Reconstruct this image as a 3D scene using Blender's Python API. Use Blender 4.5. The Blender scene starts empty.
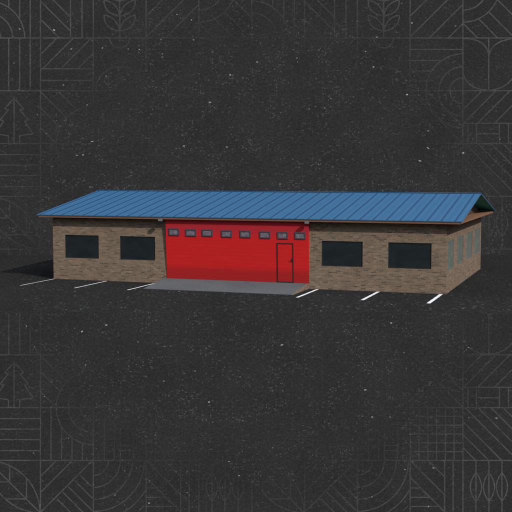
import bpy, bmesh, math, random
from mathutils import Vector, Matrix
random.seed(7)
sc = bpy.context.scene
col = sc.collection

# ---------------------------------------------------------------- helpers
def bm_box(bm, x0, x1, y0, y1, z0, z1, mi=0):
    vs = [bm.verts.new(p) for p in ((x0,y0,z0),(x1,y0,z0),(x1,y1,z0),(x0,y1,z0),(x0,y0,z1),(x1,y0,z1),(x1,y1,z1),(x0,y1,z1))]
    for f in ((0,3,2,1),(4,5,6,7),(0,1,5,4),(1,2,6,5),(2,3,7,6),(3,0,4,7)):
        bm.faces.new([vs[i] for i in f]).material_index = mi

def bm_prism_x(bm, prof, x0, x1, mi=0, cap=None):
    """profile [(y,z)...] swept along x"""
    a = [bm.verts.new((x0, y, z)) for y, z in prof]; b = [bm.verts.new((x1, y, z)) for y, z in prof]
    n = len(prof)
    for i in range(n):
        j = (i+1) % n
        bm.faces.new((a[i], a[j], b[j], b[i])).material_index = mi
    for f in (bm.faces.new(list(reversed(a))), bm.faces.new(b)):
        f.material_index = mi if cap is None else cap

def bm_tube(bm, p, q, r, n=10, mi=0):
    p = Vector(p); q = Vector(q); d = (q-p).normalized()
    u = d.orthogonal().normalized(); v = d.cross(u)
    A = [bm.verts.new(p+u*r*math.cos(t)+v*r*math.sin(t)) for t in [2*math.pi*i/n for i in range(n)]]
    B = [bm.verts.new(q+u*r*math.cos(t)+v*r*math.sin(t)) for t in [2*math.pi*i/n for i in range(n)]]
    for i in range(n):
        j = (i+1) % n
        f = bm.faces.new((A[i], A[j], B[j], B[i])); f.material_index = mi
    bm.faces.new(list(reversed(A))).material_index = mi; bm.faces.new(B).material_index = mi

def finish(name, bm, mats, parent=None, origin=(0,0,0), bevel=0):
    bmesh.ops.recalc_face_normals(bm, faces=bm.faces)
    uv = bm.loops.layers.uv.verify()
    for f in bm.faces:
        n = f.normal
        for l in f.loops:
            c = l.vert.co
            if abs(n.z) > 0.7: l[uv].uv = (c.x, c.y)
            elif abs(n.x) > 0.7: l[uv].uv = (c.y, c.z)
            else: l[uv].uv = (c.x, c.z)
    o = Vector(origin)
    bmesh.ops.translate(bm, verts=bm.verts, vec=-o)
    me = bpy.data.meshes.new(name); bm.to_mesh(me); bm.free()
    for m in (mats if isinstance(mats, (list, tuple)) else [mats]): me.materials.append(m)
    ob = bpy.data.objects.new(name, me); col.objects.link(ob)
    if parent is not None: ob.parent = parent          # parts keep coordinates relative to their thing's base
    else: ob.location = o
    if bevel:
        md = ob.modifiers.new('bevel', 'BEVEL'); md.width = bevel; md.segments = 2; md.limit_method = 'ANGLE'
    return ob

def tag(o, label=None, cat=None, group=None, kind=None):
    for k, v in (('label', label), ('category', cat), ('group', group), ('kind', kind)):
        if v: o[k] = v
    return o

# ---------------------------------------------------------------- node helper
class NT:
    def __init__(s, name):
        s.m = bpy.data.materials.new(name); s.m.use_nodes = True
        s.t = s.m.node_tree; s.n = s.t.nodes; s.b = s.n['Principled BSDF']
    def new(s, typ, ins=None, **kw):
        n = s.n.new(typ)
        for k, v in kw.items(): setattr(n, k, v)
        for k, v in (ins or {}).items(): s.put(n.inputs[k], v)
        return n
    def put(s, sock, v):
        if hasattr(v, 'is_linked') or isinstance(v, bpy.types.NodeSocket): s.t.links.new(v, sock)
        else: sock.default_value = v
    def math(s, op, a, b=0.0, clamp=False):
        n = s.n.new('ShaderNodeMath'); n.operation = op; n.use_clamp = clamp
        s.put(n.inputs[0], a); s.put(n.inputs[1], b); return n.outputs[0]
    def ramp(s, v, a, b):
        n = s.n.new('ShaderNodeMapRange'); n.interpolation_type = 'SMOOTHSTEP'
        s.put(n.inputs[0], v); n.inputs[1].default_value = a; n.inputs[2].default_value = b
        n.inputs[3].default_value = 0; n.inputs[4].default_value = 1; return n.outputs[0]
    def mix(s, f, a, b, mode='MIX'):
        n = s.n.new('ShaderNodeMix'); n.data_type = 'RGBA'; n.blend_type = mode
        s.put(n.inputs['Factor'], f); s.put(n.inputs[6], a); s.put(n.inputs[7], b); return n.outputs[2]
    def noise(s, vec, scale, detail=3, rough=.5):
        n = s.new('ShaderNodeTexNoise', {'Vector': vec, 'Scale': scale, 'Detail': detail, 'Roughness': rough}); return n.outputs[0]
    def uv(s): return s.new('ShaderNodeUVMap').outputs[0]
    def scale(s, vec, v):
        n = s.new('ShaderNodeVectorMath', operation='MULTIPLY'); s.put(n.inputs[0], vec); n.inputs[1].default_value = v; return n.outputs[0]
    def sep(s, vec): return s.new('ShaderNodeSeparateXYZ', {0: vec}).outputs

def rgb(r, g, b): return (r, g, b, 1)

def plain(name, c, rough=.6, var=.12, nscale=3, metal=0, spec=.4):
    t = NT(name); co = t.new('ShaderNodeTexCoord').outputs['Object']
    n = t.noise(co, nscale, 5, .6)
    k = t.math('ADD', t.math('MULTIPLY', n, 2*var), 1-var)
    t.put(t.b.inputs['Base Color'], t.mix(1.0, rgb(*c), k, 'MULTIPLY'))
    t.b.inputs['Roughness'].default_value = rough; t.b.inputs['Metallic'].default_value = metal
    t.b.inputs['Specular IOR Level'].default_value = spec
    return t.m

BW, BH = .36, .115
def brick(name, tint):
    t = NT(name); uv = t.uv()
    jit = t.noise(uv, 1.7, 3)
    b = t.new('ShaderNodeTexBrick', {'Vector': uv, 'Scale': 1.0, 'Mortar Size': .014, 'Mortar Smooth': .3, 'Bias': -.1,
              'Brick Width': BW, 'Row Height': BH, 'Color1': rgb(.255, .172, .126), 'Color2': rgb(.165, .118, .090), 'Mortar': rgb(.235, .195, .16)})
    b.offset = .5; b.squash = 1
    c = b.outputs['Color']
    # uneven firing: each brick its own shade, with the same bond as the brick pattern
    x, z, _ = t.sep(uv)
    row = t.math('FLOOR', t.math('DIVIDE', z, BH))
    even = t.math('SUBTRACT', 1.0, t.math('ABSOLUTE', t.math('MODULO', row, 2.0)))
    cl = t.math('FLOOR', t.math('DIVIDE', t.math('ADD', x, t.math('MULTIPLY', even, BW*.5)), BW))
    cmb = t.new('ShaderNodeCombineXYZ', {0: cl, 1: row})
    wn_ = t.new('ShaderNodeTexWhiteNoise', {'Vector': cmb.outputs[0]}, noise_dimensions='2D')
    r = t.sep(wn_.outputs['Color'])
    body = b.outputs['Fac']
    sel = lambda v, lo, hi, k: t.math('MULTIPLY', t.math('MULTIPLY', t.ramp(v, lo, hi), k), t.math('SUBTRACT', 1.0, body))
    c = t.mix(sel(r[0], .62, .97, .62), c, rgb(.075, .056, .042))
    c = t.mix(sel(r[1],   .76, .97, .42), c, rgb(.32, .27, .225))
    c = t.mix(sel(r[2], .80, .97, .5), c, rgb(.27, .155, .11))
    big = t.noise(uv, .55, 4, .6)
    c = t.mix(1.0, c, t.math('ADD', t.math('MULTIPLY', big, .5), .75), 'MULTIPLY')
    fine = t.noise(t.scale(uv, (4, 12, 1)), 1.3, 5, .7)
    c = t.mix(1.0, c, t.math('ADD', t.math('MULTIPLY', fine, 1.3), .40), 'MULTIPLY')
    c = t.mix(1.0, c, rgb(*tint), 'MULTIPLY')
    t.put(t.b.inputs['Base Color'], c)
    t.b.inputs['Roughness'].default_value = .9; t.b.inputs['Specular IOR Level'].default_value = .2
    bp = t.new('ShaderNodeBump', {'Strength': .35, 'Distance': .012, 'Height': t.math('ADD', t.math('SUBTRACT', 1.0, b.outputs['Fac']), t.math('MULTIPLY', fine, .5))})
    t.put(t.b.inputs['Normal'], bp.outputs[0])
    return t.m

def paper(name, base, stretch):
    """dark dusty printed sheet; UV in centimetre-like print units, lines and flecks come from the mesh's colour attribute"""
    t = NT(name); uv = t.uv(); su = t.scale(uv, (1, stretch, 1))
    grain = t.noise(t.scale(su, (.42, .6, 1)), 1.0, 3, .7)
    k = t.math('ADD', t.math('MULTIPLY', t.math('SUBTRACT', grain, .5), 1.5), .95)
    broad = t.noise(t.scale(su, (.02, .02, 1)), 1.0, 3)
    k = t.math('MULTIPLY', k, t.math('ADD', t.math('MULTIPLY', broad, .5), .75))
    clump = t.ramp(t.noise(t.scale(su, (.035, .045, 1)), 1.0, 4, .65), .40, .62)
    x, y, z = t.sep(uv)
    px = t.math('SUBTRACT', x, 256); py = t.math('ADD', t.math('MULTIPLY', y, 1), 256)
    dist = t.math('SQRT', t.math('ADD', t.math('MULTIPLY', px, px), t.math('MULTIPLY', py, py)))
    cen = t.math('SUBTRACT', 1.0, t.math('MULTIPLY', t.ramp(dist, 150, 330), .55))
    haze = t.ramp(t.noise(t.scale(su, (.20, .36, 1)), 1.0, 4, .75), .52, .74)
    haze2 = t.ramp(t.noise(t.scale(su, (.45, .17, 1)), 1.0, 3, .7), .56, .76)
    add = t.math('MULTIPLY', t.math('MULTIPLY', t.math('MAXIMUM', haze, t.math('MULTIPLY', haze2, .7)), t.math('ADD', t.math('MULTIPLY', clump, .6), .4)), 1.05)
    for (sx, sy, thr, size, amp, seed) in ((.30, .58, .62, .42, 1.9, 3.1), (.5, .42, .72, .38, 2.4, 17.7), (.15, .5, .78, .32, 1.8, 41.3), (.16, .16, .84, .14, 6.5, 77.0)):
        sh = t.new('ShaderNodeVectorMath', operation='ADD'); t.put(sh.inputs[0], t.scale(su, (sx, sy, 1))); sh.inputs[1].default_value = (seed, seed*1.7, 0)
        v = t.new('ShaderNodeTexVoronoi', {'Vector': sh.outputs[0], 'Scale': 1.0})
        r = t.sep(v.outputs['Color'])
        f = t.math('MULTIPLY', t.ramp(r[0], thr, .99), t.math('SUBTRACT', 1.0, t.ramp(v.outputs['Distance'], size*.5, size)))
        f = t.math('MULTIPLY', f, t.math('ADD', t.math('MULTIPLY', clump, .85), .15))
        add = t.math('ADD', add, t.math('MULTIPLY', f, amp))
    add = t.math('MULTIPLY', add, cen)
    at = t.new('ShaderNodeVertexColor', layer_name='print').outputs[0]
    line, fleck, _ = t.sep(at)
    wear = t.ramp(t.noise(t.scale(su, (.11, .11, 1)), 1.0, 5, .75), .30, .58)
    lf = t.math('MULTIPLY', t.ramp(dist, 190, 335), t.math('ADD', t.math('MULTIPLY', wear, .7), .3))
    add = t.math('ADD', add, t.math('MULTIPLY', t.math('MULTIPLY', line, lf), 1.85))
    add = t.math('ADD', add, t.math('MULTIPLY', fleck, 13.0))
    tot = t.math('ADD', k, add)
    t.put(t.b.inputs['Base Color'], t.mix(1.0, rgb(*base), tot, 'MULTIPLY'))
    t.b.inputs['Roughness'].default_value = 1; t.b.inputs['Specular IOR Level'].default_value = 0
    return t.m

# ---------------------------------------------------------------- materials
M = {}
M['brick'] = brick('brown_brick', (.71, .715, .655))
M['brick_side'] = brick('brown_brick_gable', (.585, .575, .535))  # same brick, tint darkened to offset the stronger sun on the side wall

def roof_mat():
    t = NT('blue_roof_sheet'); uv = t.uv(); x, y, z = t.sep(uv)
    n = t.noise(t.scale(uv, (1.1, .25, 1)), 2.2, 5, .65)
    c = t.mix(n, rgb(.0215, .082, .172), rgb(.030, .111, .211))
    # shallow swage lines between the seams
    fr = t.math('FRACT', t.math('DIVIDE', t.math('SUBTRACT', x, 30.62), .4615))
    w = t.math('LESS_THAN', t.math('ABSOLUTE', t.math('SUBTRACT', fr, .5)), .06)
    c = t.mix(t.math('MULTIPLY', w, .28), c, rgb(.07, .175, .30))
    t.put(t.b.inputs['Base Color'], c); t.b.inputs['Roughness'].default_value = .55; t.b.inputs['Specular IOR Level'].default_value = .25
    return t.m
M['roof'] = roof_mat()
M['seam'] = plain('dark_blue_seam', (.012, .040, .105), .5)
M['roof_under'] = plain('dark_green_underside', (.022, .36, .30), .7)
M['timber'] = plain('brown_painted_timber', (.150, .070, .038), .7, .25, 1.2)
M['gable'] = plain('brown_gable_board', (.045, .026, .018), .8, .2, 2)

def red_mat():
    t = NT('red_door_paint'); uv = t.uv(); x, z, _ = t.sep(uv)
    n = t.noise(t.scale(uv, (.35, 2.2, 1)), 1.5, 5, .6)
    c = t.mix(n, rgb(.455, .0085, .0095), rgb(.54, .0118, .0118))
    c = t.mix(t.math('MULTIPLY', t.ramp(z, 3.3, 4.1), .9), c, rgb(.37, .016, .026))      # plum top band
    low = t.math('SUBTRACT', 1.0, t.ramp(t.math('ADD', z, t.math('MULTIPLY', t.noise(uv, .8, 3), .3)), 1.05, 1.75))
    c = t.mix(t.math('MULTIPLY', low, .9), c, rgb(.31, .0095, .0105))                    # darker red along the bottom
    fr = t.math('FRACT', t.math('DIVIDE', z, .27))
    g = t.math('LESS_THAN', fr, .13)
    c = t.mix(t.math('MULTIPLY', g, .13), c, rgb(.16, .006, .007))                        # joints between the door slats
    t.put(t.b.inputs['Base Color'], c); t.b.inputs['Roughness'].default_value = .6; t.b.inputs['Specular IOR Level'].default_value = .25
    bp = t.new('ShaderNodeBump', {'Strength': .3, 'Distance': .01, 'Height': t.math('SUBTRACT', 1.0, g)})
    t.put(t.b.inputs['Normal'], bp.outputs[0])
    return t.m
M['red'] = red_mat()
M['black_trim'] = plain('charcoal_door_trim', (.022, .018, .018), .5)
M['grey_trim'] = plain('slate_window_trim', (.050, .050, .068), .5)

def glass(name, c, c2, rough=.25, sc_=(.7, 1.3, 1)):
    t = NT(name); uv = t.uv(); n = t.noise(t.scale(uv, sc_), 1.4, 3, .55)
    t.put(t.b.inputs['Base Color'], t.mix(t.ramp(n, .3, .7), rgb(*c), rgb(*c2)))
    t.b.inputs['Roughness'].default_value = rough; t.b.inputs['Specular IOR Level'].default_value = .3
    return t.m
M['dark_glass'] = glass('dark_tinted_glass', (.0085, .0135, .0155), (.014, .019, .021), .35)
M['dark_frame'] = plain('dark_window_frame', (.016, .019, .021), .5)
M['teal_glass'] = glass('painted_reflection_glass', (.074, .096, .088), (.105, .120, .108), .5)  # grazing sky reflection painted into the pane as a lighter teal-grey
M['teal_frame'] = plain('grey_green_frame', (.088, .100, .088), .6)
M['grey_glass'] = glass('pale_grey_glass', (.095, .090, .115), (.20, .165, .185), .3, (3.5, 5, 1))
M['lamp_case'] = plain('pale_grey_lamp_case', (.08, .086, .086), .5)
M['lamp_lens'] = plain('lamp_lens', (.13, .145, .15), .25)
M['bracket'] = plain('lamp_bracket', (.10, .10, .10), .5)

def concrete():
    t = NT('grey_concrete'); uv = t.uv()
    n = t.noise(t.scale(uv, (3.2, .5, 1)), 1.8, 6, .75); b = t.noise(uv, .3, 3)
    k = t.math('ADD', t.math('MULTIPLY', n, .5), t.math('MULTIPLY', b, .5))
    t.put(t.b.inputs['Base Color'], t.mix(k, rgb(.030, .034, .037), rgb(.110, .120, .126)))
    t.b.inputs['Roughness'].default_value = .95; t.b.inputs['Specular IOR Level'].default_value = .2
    return t.m
M['concrete'] = concrete()

def paint():
    t = NT('white_road_paint'); uv = t.uv()
    n = t.ramp(t.noise(t.scale(uv, (5, 1.5, 1)), 1.6, 5, .75), .30, .48)
    t.put(t.b.inputs['Base Color'], t.mix(n, rgb(.30, .30, .30), rgb(.62, .62, .62)))
    t.b.inputs['Roughness'].default_value = .8; t.b.inputs['Specular IOR Level'].default_value = .2
    return t.m
M['paint'] = paint()
M['print'] = paper('dark_dusty_print', (.0222, .0224, .0226), 1.0)
M['asphalt'] = paper('dark_dusty_asphalt', (.0191, .0189, .0183), 1.0)

# ---------------------------------------------------------------- camera
CAM = Vector((40.4956, -69.1021, 8.3560)); YAW = -0.33473; PITCH = 0.0838; FPX = 1027.87
cam = bpy.data.cameras.new('camera'); co = bpy.data.objects.new('camera', cam); col.objects.link(co)
co.location = CAM; co.rotation_euler = (math.pi/2 - PITCH, 0, -YAW)
cam.lens = 36*FPX/512; cam.sensor_width = 36; cam.clip_start = .5; cam.clip_end = 2000
sc.camera = co

# ---------------------------------------------------------------- building
L, D, HE = 30.0, 18.76, 4.90
ZS = 4.74                      # underside of the eave slab
OB, OS = .52, 1.09             # eave overhang front / side
BX = Vector((15, 0, 0))
root = bpy.data.objects.new('fire_station', None); col.objects.link(root); root.location = BX
tag(root, 'long single-storey brown brick station with blue metal gable roof and wide red garage front', 'building')
def part(name, bm, mats, parent=root, bevel=0): return finish(name, bm, mats, parent, BX, bevel)

def wall_x(bm, x0, x1, y0, y1, z1, holes):
    """wall running along x between y0 and y1 with rectangular window holes (hx0,hx1,hz0,hz1)"""
    x = x0
    for (a, b, c, d) in sorted(holes):
        bm_box(bm, x, a, y0, y1, 0, z1); bm_box(bm, a, b, y0, y1, 0, c); bm_box(bm, a, b, y0, y1, d, z1); x = b
    bm_box(bm, x, x1, y0, y1, 0, z1)
def wall_y(bm, y0, y1, x0, x1, z1, holes):
    y = y0
    for (a, b, c, d) in sorted(holes):
        bm_box(bm, x0, x1, y, a, 0, z1); bm_box(bm, x0, x1, a, b, 0, c); bm_box(bm, x0, x1, a, b, d, z1); y = b
    bm_box(bm, x0, x1, y, y1, 0, z1)

Z0, Z1 = 1.65, 3.41
FW = [(1.03, 3.90, Z0, Z1), (5.68, 8.56, Z0, Z1), (21.31, 24.24, Z0, Z1), (26.02, 28.98, Z0, Z1)]
SW = [(.46, 3.25, 1.50, 3.53), (5.21, 8.04, 1.50, 3.53), (10.0, 13.17, 1.50, 3.53), (14.75, 17.95, 1.50, 3.53)]
DX0, DX1 = 9.53, 20.42
WT = .3
def front(bm):
    bm.normal_update()
    for f in bm.faces:
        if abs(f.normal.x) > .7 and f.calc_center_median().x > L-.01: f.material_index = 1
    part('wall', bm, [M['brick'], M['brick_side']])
bm = bmesh.new(); wall_x(bm, 0, DX0, 0, WT, ZS, FW[:2]); front(bm)
bm = bmesh.new(); wall_x(bm, DX1, L, 0, WT, ZS, FW[2:]); front(bm)
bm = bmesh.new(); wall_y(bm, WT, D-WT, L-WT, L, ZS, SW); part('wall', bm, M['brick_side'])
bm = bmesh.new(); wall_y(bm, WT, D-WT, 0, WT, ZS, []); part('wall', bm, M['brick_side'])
bm = bmesh.new(); wall_x(bm, 0, L, D-WT, D, ZS, []); part('wall', bm, M['brick'])

def frame_pane_x(h, y, fm, pm, fw=.05):
    a, b, c, d = h
    f = bmesh.new()
    bm_box(f, a, b, y, y+.07, c, c+fw); bm_box(f, a, b, y, y+.07, d-fw, d)
    bm_box(f, a, a+fw, y, y+.07, c+fw, d-fw); bm_box(f, b-fw, b, y, y+.07, c+fw, d-fw)
    fo = part('window', f, fm)
    p = bmesh.new(); bm_box(p, a+fw, b-fw, y+.025, y+.05, c+fw, d-fw)
    part('pane', p, pm, fo)
for h in FW: frame_pane_x(h, .03, M['dark_frame'], M['dark_glass'])
for (a, b, c, d) in SW:
    f = bmesh.new(); x = L-.09; fw = .09
    bm_box(f, x, x+.07, a, b, c, c+fw); bm_box(f, x, x+.07, a, b, d-fw, d)
    bm_box(f, x, x+.07, a, a+fw, c+fw, d-fw); bm_box(f, x, x+.07, b-fw, b, c+fw, d-fw)
    m = (a+b)/2
    bm_box(f, x+.004, x+.066, m-.04, m+.04, c+fw, d-fw)
    zt = d - .55
    bm_box(f, x+.004, x+.066, a+fw, m-.04, zt-.03, zt+.03); bm_box(f, x+.004, x+.066, m+.04, b-fw, zt-.03, zt+.03)
    fo = part('window', f, M['teal_frame'])
    p = bmesh.new(); bm_box(p, x+.02, x+.05, a+fw, b-fw, c+fw, d-fw); part('pane', p, M['teal_glass'], fo)

# red garage front, leaning slightly forward to the eave
YB, YT, ZB = -.03, -.265, .385
def bay_y(z): return YB + (YT-YB)*(z-ZB)/(ZS-ZB)
GW = [(9.78,10.61,3.56,4.09),(11.12,11.95,3.53,4.05),(12.41,13.23,3.55,4.06),(13.91,14.72,3.515,4.025),
      (15.33,16.13,3.52,4.03),(16.81,17.61,3.50,4.01),(18.14,18.92,3.49,4.00),(19.42,20.20,3.50,4.00)]
ZF = ZS-.004
bm = bmesh.new()
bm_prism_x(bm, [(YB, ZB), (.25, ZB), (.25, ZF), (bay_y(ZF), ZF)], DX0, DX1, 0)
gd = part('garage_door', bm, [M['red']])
bm = bmesh.new()                                        # weather strip along the top
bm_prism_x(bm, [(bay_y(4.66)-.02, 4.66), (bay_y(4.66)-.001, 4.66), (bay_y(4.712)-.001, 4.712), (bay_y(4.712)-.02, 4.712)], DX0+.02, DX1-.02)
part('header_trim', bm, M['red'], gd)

def slab_on_bay(bm, x0, x1, z0, z1, t0, t1):
    """thin box lying on the leaning red face, from t0 to t1 proud of it"""
    bm_prism_x(bm, [(bay_y(z0)-t0, z0), (bay_y(z0)-t1, z0), (bay_y(z1)-t1, z1), (bay_y(z1)-t0, z1)], x0, x1)
for i, (a, b, c, d) in enumerate(GW):
    f = bmesh.new(); w = .085
    slab_on_bay(f, a, b, c, c+w, .001, .045); slab_on_bay(f, a, b, d-w, d, .001, .045)
    slab_on_bay(f, a, a+w, c+w, d-w, .001, .045); slab_on_bay(f, b-w, b, c+w, d-w, .001, .045)
    fo = part('window', f, M['grey_trim'])
    p = bmesh.new(); slab_on_bay(p, a+w, b-w, c+w, d-w, .001, .02)
    part('pane', p, M['grey_glass'], fo)
# wicket door in the red front
a, b, c, d = 18.09, 19.30, .40, 3.21; w = .062
f = bmesh.new()
slab_on_bay(f, a, b, d-w, d, .001, .04); slab_on_bay(f, a, a+w, c+w, d-w, .001, .04); slab_on_bay(f, b-w, b, c+w, d-w, .001, .04)
slab_on_bay(f, a, b, c, c+w, .001, .04)
fd = part('door_frame', f, M['black_trim'])
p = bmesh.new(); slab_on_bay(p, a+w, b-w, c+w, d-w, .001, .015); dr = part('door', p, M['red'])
h = bmesh.new()
slab_on_bay(h, b-.13, b-.02, 1.90, 2.13, .041, .06)
yh = bay_y(2.0)
bm_tube(h, (b-.10, yh-.05, 2.03), (b-.10, yh-.12, 2.03), .025); bm_tube(h, (b-.10, yh-.115, 2.03), (b-.17, yh-.115, 2.03), .022)
part('handle', h, M['black_trim'], dr)

# eave slab (fascia + soffit), gables, roof slopes
SX = .16                       # the slab stops short of the roof verge
bm = bmesh.new(); bm_box(bm, -OS+SX, L+OS-SX, -OB+.03, D+OB-.12, ZS, HE-.015)
part('eave_slab', bm, M['timber'], bevel=.01)
HR = 6.58; YR = D/2
slope = (HR-HE)/(YR+OB)
def roof_z(y): return HE + slope*((y+OB) if y <= YR else (D+OB-y))
T = .06
for xg in (0.02, L-.22):
    bm = bmesh.new()
    bm_prism_x(bm, [(.6, HE-.014), (D-.6, HE-.014), (YR, roof_z(YR)-.16)], xg, xg+.2)
    part('gable', bm, M['gable'])
for sgn in (0, 1):
    bm = bmesh.new()
    ye = -OB if sgn == 0 else D+OB
    yr = YR
    bm_prism_x(bm, [(ye, HE-.01), (yr, HR-T), (yr, HR), (ye, HE+T-.01)], -OS, L+OS)
    bm.normal_update()
    bmesh.ops.recalc_face_normals(bm, faces=bm.faces)
    for fc in bm.faces:
        fc.material_index = 1 if fc.normal.z < -.3 else 0
    k = 0
    while True:
        x = 30.62 - .923*k
        if x < -OS+.2: break
        w = .024; hgt = .04
        y0, y1 = (ye+.0, yr-.05) if sgn == 0 else (ye, yr+.05)
        z0, z1 = HE+T-.012, (HE+T-.01)+(HR-HE-T+.01)*abs(y1-ye)/abs(yr-ye)
        vs = [bm.verts.new(p) for p in ((x-w,y0,z0),(x+w,y0,z0),(x+w,y1,z1),(x-w,y1,z1),(x-w,y0,z0+hgt),(x+w,y0,z0+hgt),(x+w,y1,z1+hgt),(x-w,y1,z1+hgt))]
        for q in ((4,5,6,7),(0,1,5,4),(1,2,6,5),(2,3,7,6),(3,0,4,7)):
            bm.faces.new([vs[i] for i in q]).material_index = 2
        k += 1
    part('roof', bm, [M['roof'], M['roof_under'], M['seam']])
bm = bmesh.new()
bm_prism_x(bm, [(YR-.16, HR+.02), (YR, HR+.045), (YR+.16, HR+.02), (YR, HR+.005)], -OS-.01, L+OS+.01)
part('ridge_cap', bm, M['roof'])

# flood lights under the eave at both top corners of the red front
def flood_light(x):
    yl = -.60; z0 = 4.60
    bm = bmesh.new(); bm_box(bm, x-.15, x+.15, yl-.10, yl+.10, z0, z0+.17)
    fl = part('flood_light', bm, M['lamp_case'], bevel=.02)
    bm = bmesh.new(); bm_box(bm, x-.125, x+.125, yl-.112, yl-.101, z0+.025, z0+.145); part('lens', bm, M['lamp_lens'], fl)
    bm = bmesh.new()
    bm_box(bm, x-.03, x+.03, yl+.02, yl+.10, z0+.172, z0+.205)
    bm_box(bm, x-.03, x+.03, yl+.101, -OB+.029, z0+.06, z0+.21)
    part('bracket', bm, M['bracket'], fl)
flood_light(9.27); flood_light(20.40)

# ---------------------------------------------------------------- ramp
RY, RZ = -3.85, .38
rp = bpy.data.objects.new('concrete_ramp', None); col.objects.link(rp); rp.location = (15, -2, 0)
tag(rp, 'low grey concrete ramp with a brick side sloping up to the red garage front', 'ramp')
O = Vector((15, -2, 0))
bm = bmesh.new(); bm_prism_x(bm, [(RY, .006), (RY, .03), (-.005, RZ), (-.005, .006)], DX0-.02, DX1-.12, 0)
finish('ramp_deck', bm, M['concrete'], rp, O)
for x0, x1 in ((DX0-.14, DX0-.021), (DX1-.119, DX1)):
    bm = bmesh.new(); bm_prism_x(bm, [(RY, .006), (RY, .026), (-.005, RZ-.004), (-.005, .006)], x0, x1, 0)
    finish('ramp_side', bm, M['brick_side'] if x0 > 15 else M['concrete'], rp, O)

# ---------------------------------------------------------------- painted bay lines
LN = [(.10, -4.86, -.06, "white painted line at the building's far left front corner"),
      (4.60, -5.00, -.15, 'white painted line on the asphalt between the two left front windows'),
      (8.68, -4.85, -.06, 'white painted line running beside the left edge of the ramp'),
      (21.05, -5.00, -.08, 'short white line just right of the concrete ramp'),
      (25.39, -4.90, -.10, 'white painted line on the asphalt between the two right front windows'),
      (29.69, -5.15, -.12, "bright white line nearest the building's right front corner")]
for x, ya, yb, lab in LN:
    bm = bmesh.new()
    n = 24; xs = .048 + .0024*x
    A = []
    for i in range(n+1):
        y = ya + (yb-ya)*i/n
        j1 = random.uniform(-.012, .012); j2 = random.uniform(-.012, .012)
        A.append((bm.verts.new((x-xs+j1, y, .006)), bm.verts.new((x+xs+j2, y, .006))))
    for i in range(n): bm.faces.new((A[i][0], A[i][1], A[i+1][1], A[i+1][0]))
    o = finish('parking_line', bm, M['paint'], None, (x, (ya+yb)/2, 0))
    tag(o, lab, 'road marking', 'white bay lines along the front of the building')

# ---------------------------------------------------------------- print design: a five by five module of line motifs
W = 52.8
def arc(cx, cy, r, a0=0, a1=360, n=40): return [(cx+r*math.cos(math.radians(a0+(a1-a0)*i/n)), cy+r*math.sin(math.radians(a0+(a1-a0)*i/n))) for i in range(n+1)]
def clip(poly, pred=lambda x, y: True):
    out, cur = [], []
    for (x, y) in poly:
        if -.01 <= x <= W+.01 and -.01 <= y <= W+.01 and pred(x, y): cur.append((x, y))
        else:
            if len(cur) > 1: out.append(cur)
            cur = []
    if len(cur) > 1: out.append(cur)
    return out
def dense(p, q, n=60): return [(p[0]+(q[0]-p[0])*i/n, p[1]+(q[1]-p[1])*i/n) for i in range(n+1)]
def simp(pl):
    if len(pl) < 3: return pl
    (x0, y0), (x1, y1) = pl[0], pl[-1]; Ln = math.hypot(x1-x0, y1-y0)
    if Ln > .1 and all(abs((x-x0)*(y1-y0)-(y-y0)*(x1-x0))/Ln < .05 for x, y in pl): return [pl[0], pl[-1]]
    return pl
def V(xs, pred=lambda x, y: True): return [s for x in xs for s in clip(dense((x, 0), (x, W)), pred)]
def H(ys, pred=lambda x, y: True): return [s for y in ys for s in clip(dense((0, y), (W, y)), pred)]
def BK(cs, pred=lambda x, y: True): return [s for c in cs for s in clip(dense((c-W, -W), (c+2*W, 2*W), 260), pred)]      # x-y=c
def FW_(cs, pred=lambda x, y: True): return [s for c in cs for s in clip(dense((c-2*W, 2*W), (c+W, -W), 260), pred)]     # x+y=c
def rings(cx, cy, rs): return [s for r in rs for s in clip(arc(cx, cy, r, 0, 360, 120))]
def far(cx, cy, r): return lambda x, y: math.hypot(x-cx, y-cy) > r
def quad(p, c, q, n=14): return [((1-t)**2*p[0]+2*t*(1-t)*c[0]+t*t*q[0], (1-t)**2*p[1]+2*t*(1-t)*c[1]+t*t*q[1]) for t in [i/n for i in range(n+1)]]
Mo = {}
Mo[4,4] = rings(0, W, (13, 25, 37)) + V((10.5, 21, 32, 42.5), far(0, W, 37))
Mo[0,4] = BK((15, -2, -16, -34), lambda x, y: x < 30) + V((30, 41.5))
lv = [dense((26.4, 0), (26.4, W))]
for yb in (46, 31, 16):
    for s in (1, -1):
        b_, t_ = (26.4, yb), (26.4+s*15.5, yb-16)
        lv += [quad(b_, (26.4+s*2.5, yb-14), t_), quad(b_, (26.4+s*16.5, yb-3), t_)]
Mo[1,4] = lv
Mo[2,4] = FW_((10, 31, 52, 72, 91))
Mo[3,4] = rings(0, 0, (13, 25, 37)) + BK((20, -1, -18, -38), far(0, 0, 37))
Mo[4,0] = V((10.5, 21, 32, 42.5))
Mo[0,0] = FW_((16.5, 33, 51, 68), lambda x, y: y < 30.8) + H((30.8, 42.5))
Mo[1,0] = rings(26.4, W, (12, 24)) + rings(26.4, 0, (10,))
Mo[2,0] = H((11.5, 22.5, 33, 43), far(W, W, 37)) + rings(W, W, (13, 24, 37))
Mo[3,0] = [dense((25.8, 0), (25.8, W)), quad((0, .5), (25, .5), (25.8, 19)), quad((0, 34), (3, 51), (25, 52.3)),
           quad((51.5, .5), (27, 3), (25.8, 19)), quad((W, 34), (46, 51), (26, 52.3))]
tree = [dense((26.4, 7), (26.4, W))]
for s in (1, -1): tree.append([(26.4+s*x, y) for x, y in ((1.5, 9), (9.6, 18), (5.6, 19), (14, 29), (10.4, 30.5), (19, 43), (5.6, 45), (5.6, W))])
Mo[4,1] = tree
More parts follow.
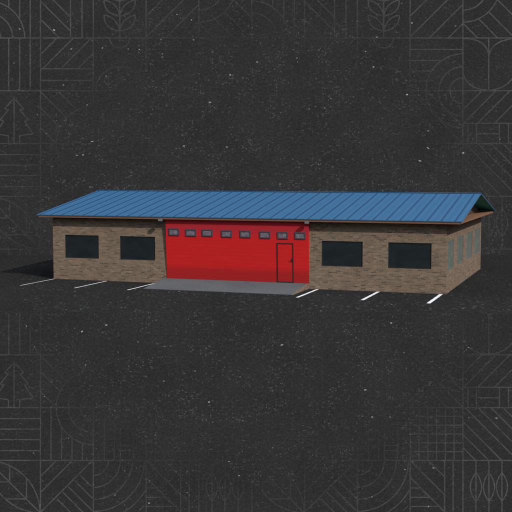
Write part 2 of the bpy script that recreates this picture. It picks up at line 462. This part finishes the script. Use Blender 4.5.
Mo[0,1] = rings(W, W, (13, 25, 37)) + BK((17, -1, -17, -37), far(W, W, 37))
Mo[1,1] = FW_((30, 50, 70), lambda x, y: y > 10)
Mo[2,1] = rings(W, 0, (13, 25, 37)) + BK((33, 17, 0, -16, -35), far(W, 0, 25))
Mo[3,1] = FW_((19, 33, 47, 64), lambda x, y: y < 32.5) + H((32.5,)) + V((5, 13.5, 36.5, 45.5), lambda x, y: y > 32.4) + H((43,), lambda x, y: 13.4 < x < 36.6)
Mo[4,2] = H((11, 21.5, 32, 43))
Mo[0,2] = rings(W, 0, (13, 25, 37)) + V((10.5, 21, 31.5, 42), far(W, 0, 37))
Mo[1,2] = V((11, 21)) + V((27, 40), lambda x, y: y > 9) + H((10, 38, 43), lambda x, y: 27 < x < 40)
Mo[2,2] = V([W*i/6 for i in range(1, 6)]) + H([W*i/6 for i in range(1, 6)])
Mo[3,2] = BK((2, 15, 28, 40, -14, -27, -40))
Mo[4,3] = rings(0, W, (52.3,)) + rings(W, 0, (52.3,)) + BK((0,)) + V((22,), lambda x, y: 4 < y < 21) + V((38.8,), lambda x, y: 17.5 < y < 38) + H((21.5,), lambda x, y: 5 < x < 21) + H((38.5,), lambda x, y: 17 < x < 38)
Mo[0,3] = FW_((16, 32, 52)) + BK((25, 14, 1.5, -9.5, -22), lambda x, y: x+y > 54)
Mo[1,3] = rings(0, 0, (15, 27, 39, 51, 60, 68))
Mo[2,3] = BK((18, 0, -17), lambda x, y: x < 34.5) + V((34.5, 43)) + H((27.5, 37, 46), lambda x, y: x-y < -17 and x < 34.5)
ov = []
for xc in (13, 26, 39):
    ov += [dense((xc, 0), (xc, W)), [(xc+5.6*math.sin(math.pi*i/16)**.8, 12.5+28*i/16) for i in range(17)], [(xc-5.6*math.sin(math.pi*i/16)**.8, 12.5+28*i/16) for i in range(17)]]
Mo[3,3] = ov
for k in Mo: Mo[k] = [simp(p) for p in Mo[k]]
X00, Y00 = 40.5, 38.0

FLECK = [(19.5,29),(54,30),(71,49),(14,63),(63.5,85),(87,105),(92,41),(102.5,48),(128.5,49),(139.5,49.5),(161,39.5),(177,14.5),(191.5,20),
 (230.5,75),(210,102.5),(257,62),(297,58),(297.5,62),(319,50),(331,98.5),(353.5,97),(309,109),(315.5,106.5),(365.5,51.5),(373.5,67),(377,37),
 (412,23),(455.5,26),(407,94.5),(454.5,97),(46.5,133.5),(92,141.5),(77,155.5),(428,131),(428,148),(473,139),(463,153),(420,161),(227,147),
 (184,146),(280,184),(83,155),(26.5,326),(34.5,347),(85.5,365),(82,331.5),(106,325),(44.5,396.5),(468.5,347.5),(404,352.5),(213,422),(229,461.5),
 (239,475.5),(149,503),(155.5,435),(115,495),(33.5,453),(372,417),(372,497),(496.5,418),(433.5,468),(405,469.5),(428.5,506.5),(209,402),
 (164,381),(195,371),(138,342),(118,352),(282,345),(391,323),(240,377),(365,390),(390,417),(90,187)]

def printed_sheet(name, depth, clip_v, span):
    """a flat leaning sheet printed with the module; returns the object. clip_v = (top, bottom) in print units, span = (left, right)"""
    k = depth/FPX
    bm = bmesh.new(); uvl = bm.loops.layers.uv.new('UVMap'); cl = bm.loops.layers.float_color.new('print')
    def face(pts, z, c):
        f = bm.faces.new([bm.verts.new(((u-256)*k, -(v-256)*k, z)) for u, v in pts])
        if f.calc_area() < 0: return
        for l, (u, v) in zip(f.loops, pts): l[uvl].uv = (u, -v); l[cl] = c
        f.normal_update()
        if f.normal.z < 0: f.normal_flip()
    v0, v1 = clip_v; u0, u1 = span
    face([(u0, v1), (u1, v1), (u1, v0), (u0, v0)], 0, (0, 0, 0, 1))
    ci0, ci1 = math.floor((u0-X00)/W), math.ceil((u1-X00)/W)
    ri0, ri1 = math.floor((v0-Y00)/W), math.ceil((v1-Y00)/W)
    hw = .6
    def strip(p, q, z):
        (x0, y0), (x1, y1) = p, q
        # trim to the sheet
        lo, hi = 0., 1.
        for a, d, mn, mx in ((x0, x1-x0, u0+1, u1-1), (y0, y1-y0, v0+1, v1-1)):
            if abs(d) < 1e-9:
                if a < mn or a > mx: return
            else:
                s, e = (mn-a)/d, (mx-a)/d
                if s > e: s, e = e, s
                lo, hi = max(lo, s), min(hi, e)
        if hi-lo < 1e-4: return
        p = (x0+(x1-x0)*lo, y0+(y1-y0)*lo); q = (x0+(x1-x0)*hi, y0+(y1-y0)*hi)
        dx, dy = q[0]-p[0], q[1]-p[1]; n = math.hypot(dx, dy)
        if n < .05: return
        nx, ny = -dy/n*hw, dx/n*hw
        face([(p[0]+nx, p[1]+ny), (p[0]-nx, p[1]-ny), (q[0]-nx, q[1]-ny), (q[0]+nx, q[1]+ny)], z, (1, 0, 0, 1))
    z = [0]
    def run(pl):
        for i in range(len(pl)-1):
            z[0] = (z[0]+1) % 40
            strip(pl[i], pl[i+1], .003+.0001*z[0])
    for c in range(ci0, ci1+1): run([(X00+c*W, v0), (X00+c*W, v1)])
    for r in range(ri0, ri1+1): run([(u0, Y00+r*W), (u1, Y00+r*W)])
    for c in range(ci0, ci1):
        for r in range(ri0, ri1):
            for pl in Mo[c % 5, r % 5]: run([(X00+c*W+x, Y00+r*W+y) for x, y in pl])
    rnd = random.Random(int(depth))
    pts = [(u, v, rnd.uniform(.6, 1.25), rnd.uniform(.35, 1)) for u, v in FLECK if v0+3 < v < v1-3]
    for _ in range(int((u1-u0)*(v1-v0)/5200)):
        pts.append((rnd.uniform(u0, u1), rnd.uniform(v0, v1), rnd.uniform(.3, .7), rnd.uniform(.1, .5)))
    for (u, v, r, s) in pts:
        a0 = rnd.uniform(0, 6.28); e = rnd.uniform(.35, .9); th = rnd.uniform(-.5, .5)
        pl = []
        for i in range(6):
            a = a0+i*math.pi/3; rr = r*rnd.uniform(.6, 1.25)
            x, y = rr*math.cos(a)*1.15, rr*math.sin(a)*e
            pl.append((u+x*math.cos(th)-y*math.sin(th), v+x*math.sin(th)+y*math.cos(th)))
        z[0] = (z[0]+1) % 40
        face(pl, .009+.0001*z[0], (0, s, 0, 1))
    me = bpy.data.meshes.new(name); bm.to_mesh(me); bm.free(); me.materials.append(M['print'])
    ob = bpy.data.objects.new(name, me); col.objects.link(ob)
    Fd = Vector((math.sin(YAW)*math.cos(PITCH), math.cos(YAW)*math.cos(PITCH), -math.sin(PITCH)))
    ob.location = CAM + Fd*depth; ob.rotation_euler = (math.pi/2-PITCH, 0, -YAW)
    return tag(ob, kind='structure')

ZBK, ZFR = 101.0, 60.56
printed_sheet('backdrop', ZBK, (-170, 258), (-480, 1000))
printed_sheet('plinth_front', ZFR, (312.0, 780), (-900, 1420))

# flat asphalt top of the plinth, from the front sheet back to the backdrop
hx, hy = math.sin(YAW), math.cos(YAW); rx, ry = math.cos(YAW), -math.sin(YAW)
def ground_pt(depth_h, side): return (CAM.x+hx*depth_h+rx*side, CAM.y+hy*depth_h+ry*side, 0)
def horiz(Z, z=0):            # horizontal distance at which a leaning sheet of axial depth Z meets height z
    return (Z - (CAM.z-z)*math.sin(PITCH))/math.cos(PITCH)
dn, df = horiz(ZFR), horiz(ZBK)+.02
bm = bmesh.new(); uvl = bm.loops.layers.uv.new('UVMap'); cl = bm.loops.layers.float_color.new('print')
def gface(pts, z, c):
    f = bm.faces.new([bm.verts.new(Vector(ground_pt(d, s))+Vector((0, 0, z))) for d, s in pts])
    for l, (d, s) in zip(f.loops, pts): l[uvl].uv = (256+s*13.0, -256+(d-80)*2.6); l[cl] = c
    f.normal_update()
    if f.normal.z < 0: f.normal_flip()
gface([(dn, -75), (dn, 75), (df, 75), (df, -75)], 0, (0, 0, 0, 1))
rnd = random.Random(5)
for i in range(60):
    s = rnd.uniform(-45, 45); d = rnd.uniform(dn+.5, dn+13); r = rnd.uniform(.03, .075)
    gface([(d+r*2.2*rnd.uniform(.6, 1.3)*math.sin(a*1.047), s+r*rnd.uniform(.6, 1.3)*math.cos(a*1.047)) for a in range(6)], .005+.0002*i*.1, (0, rnd.uniform(.12, .6), 0, 1))
me = bpy.data.meshes.new('ground'); bm.to_mesh(me); bm.free(); me.materials.append(M['asphalt'])
g = bpy.data.objects.new('ground', me); col.objects.link(g); tag(g, kind='structure')

# ---------------------------------------------------------------- light
sd = Vector((1, -.6, .85)).normalized()
elev = math.asin(sd.z); az = math.atan2(sd.x, sd.y)
w = bpy.data.worlds.new('World'); sc.world = w; w.use_nodes = True
wn = w.node_tree.nodes; bg = wn['Background']
sky = wn.new('ShaderNodeTexSky'); sky.sky_type = 'NISHITA'; sky.sun_disc = False
sky.sun_elevation = elev; sky.sun_rotation = az
hs = wn.new('ShaderNodeHueSaturation'); hs.inputs['Saturation'].default_value = .45
w.node_tree.links.new(sky.outputs[0], hs.inputs['Color']); 
tc = wn.new('ShaderNodeTexCoord'); sx = wn.new('ShaderNodeSeparateXYZ'); w.node_tree.links.new(tc.outputs['Generated'], sx.inputs[0])
mz = wn.new('ShaderNodeMath'); mz.operation = 'MULTIPLY'; w.node_tree.links.new(sx.outputs[2], mz.inputs[0]); w.node_tree.links.new(sx.outputs[2], mz.inputs[1])
ma = wn.new('ShaderNodeMath'); ma.operation = 'MULTIPLY_ADD'; w.node_tree.links.new(mz.outputs[0], ma.inputs[0]); ma.inputs[1].default_value = 4.9; ma.inputs[2].default_value = .22
vm = wn.new('ShaderNodeVectorMath'); vm.operation = 'SCALE'; w.node_tree.links.new(hs.outputs[0], vm.inputs[0]); w.node_tree.links.new(ma.outputs[0], vm.inputs['Scale'])
w.node_tree.links.new(vm.outputs[0], bg.inputs[0]); bg.inputs[1].default_value = .12
sun = bpy.data.lights.new('sun', 'SUN'); sun.energy = 3.9; sun.angle = math.radians(.5); sun.color = (1, .96, .90)
so = bpy.data.objects.new('sun', sun); col.objects.link(so)
so.rotation_euler = (-sd).to_track_quat('-Z', 'Y').to_euler(); so.location = (40, -30, 40)

sc.view_settings.view_transform = 'Standard'; sc.view_settings.look = 'None'; sc.view_settings.exposure = 0
sc.render.engine = 'CYCLES'
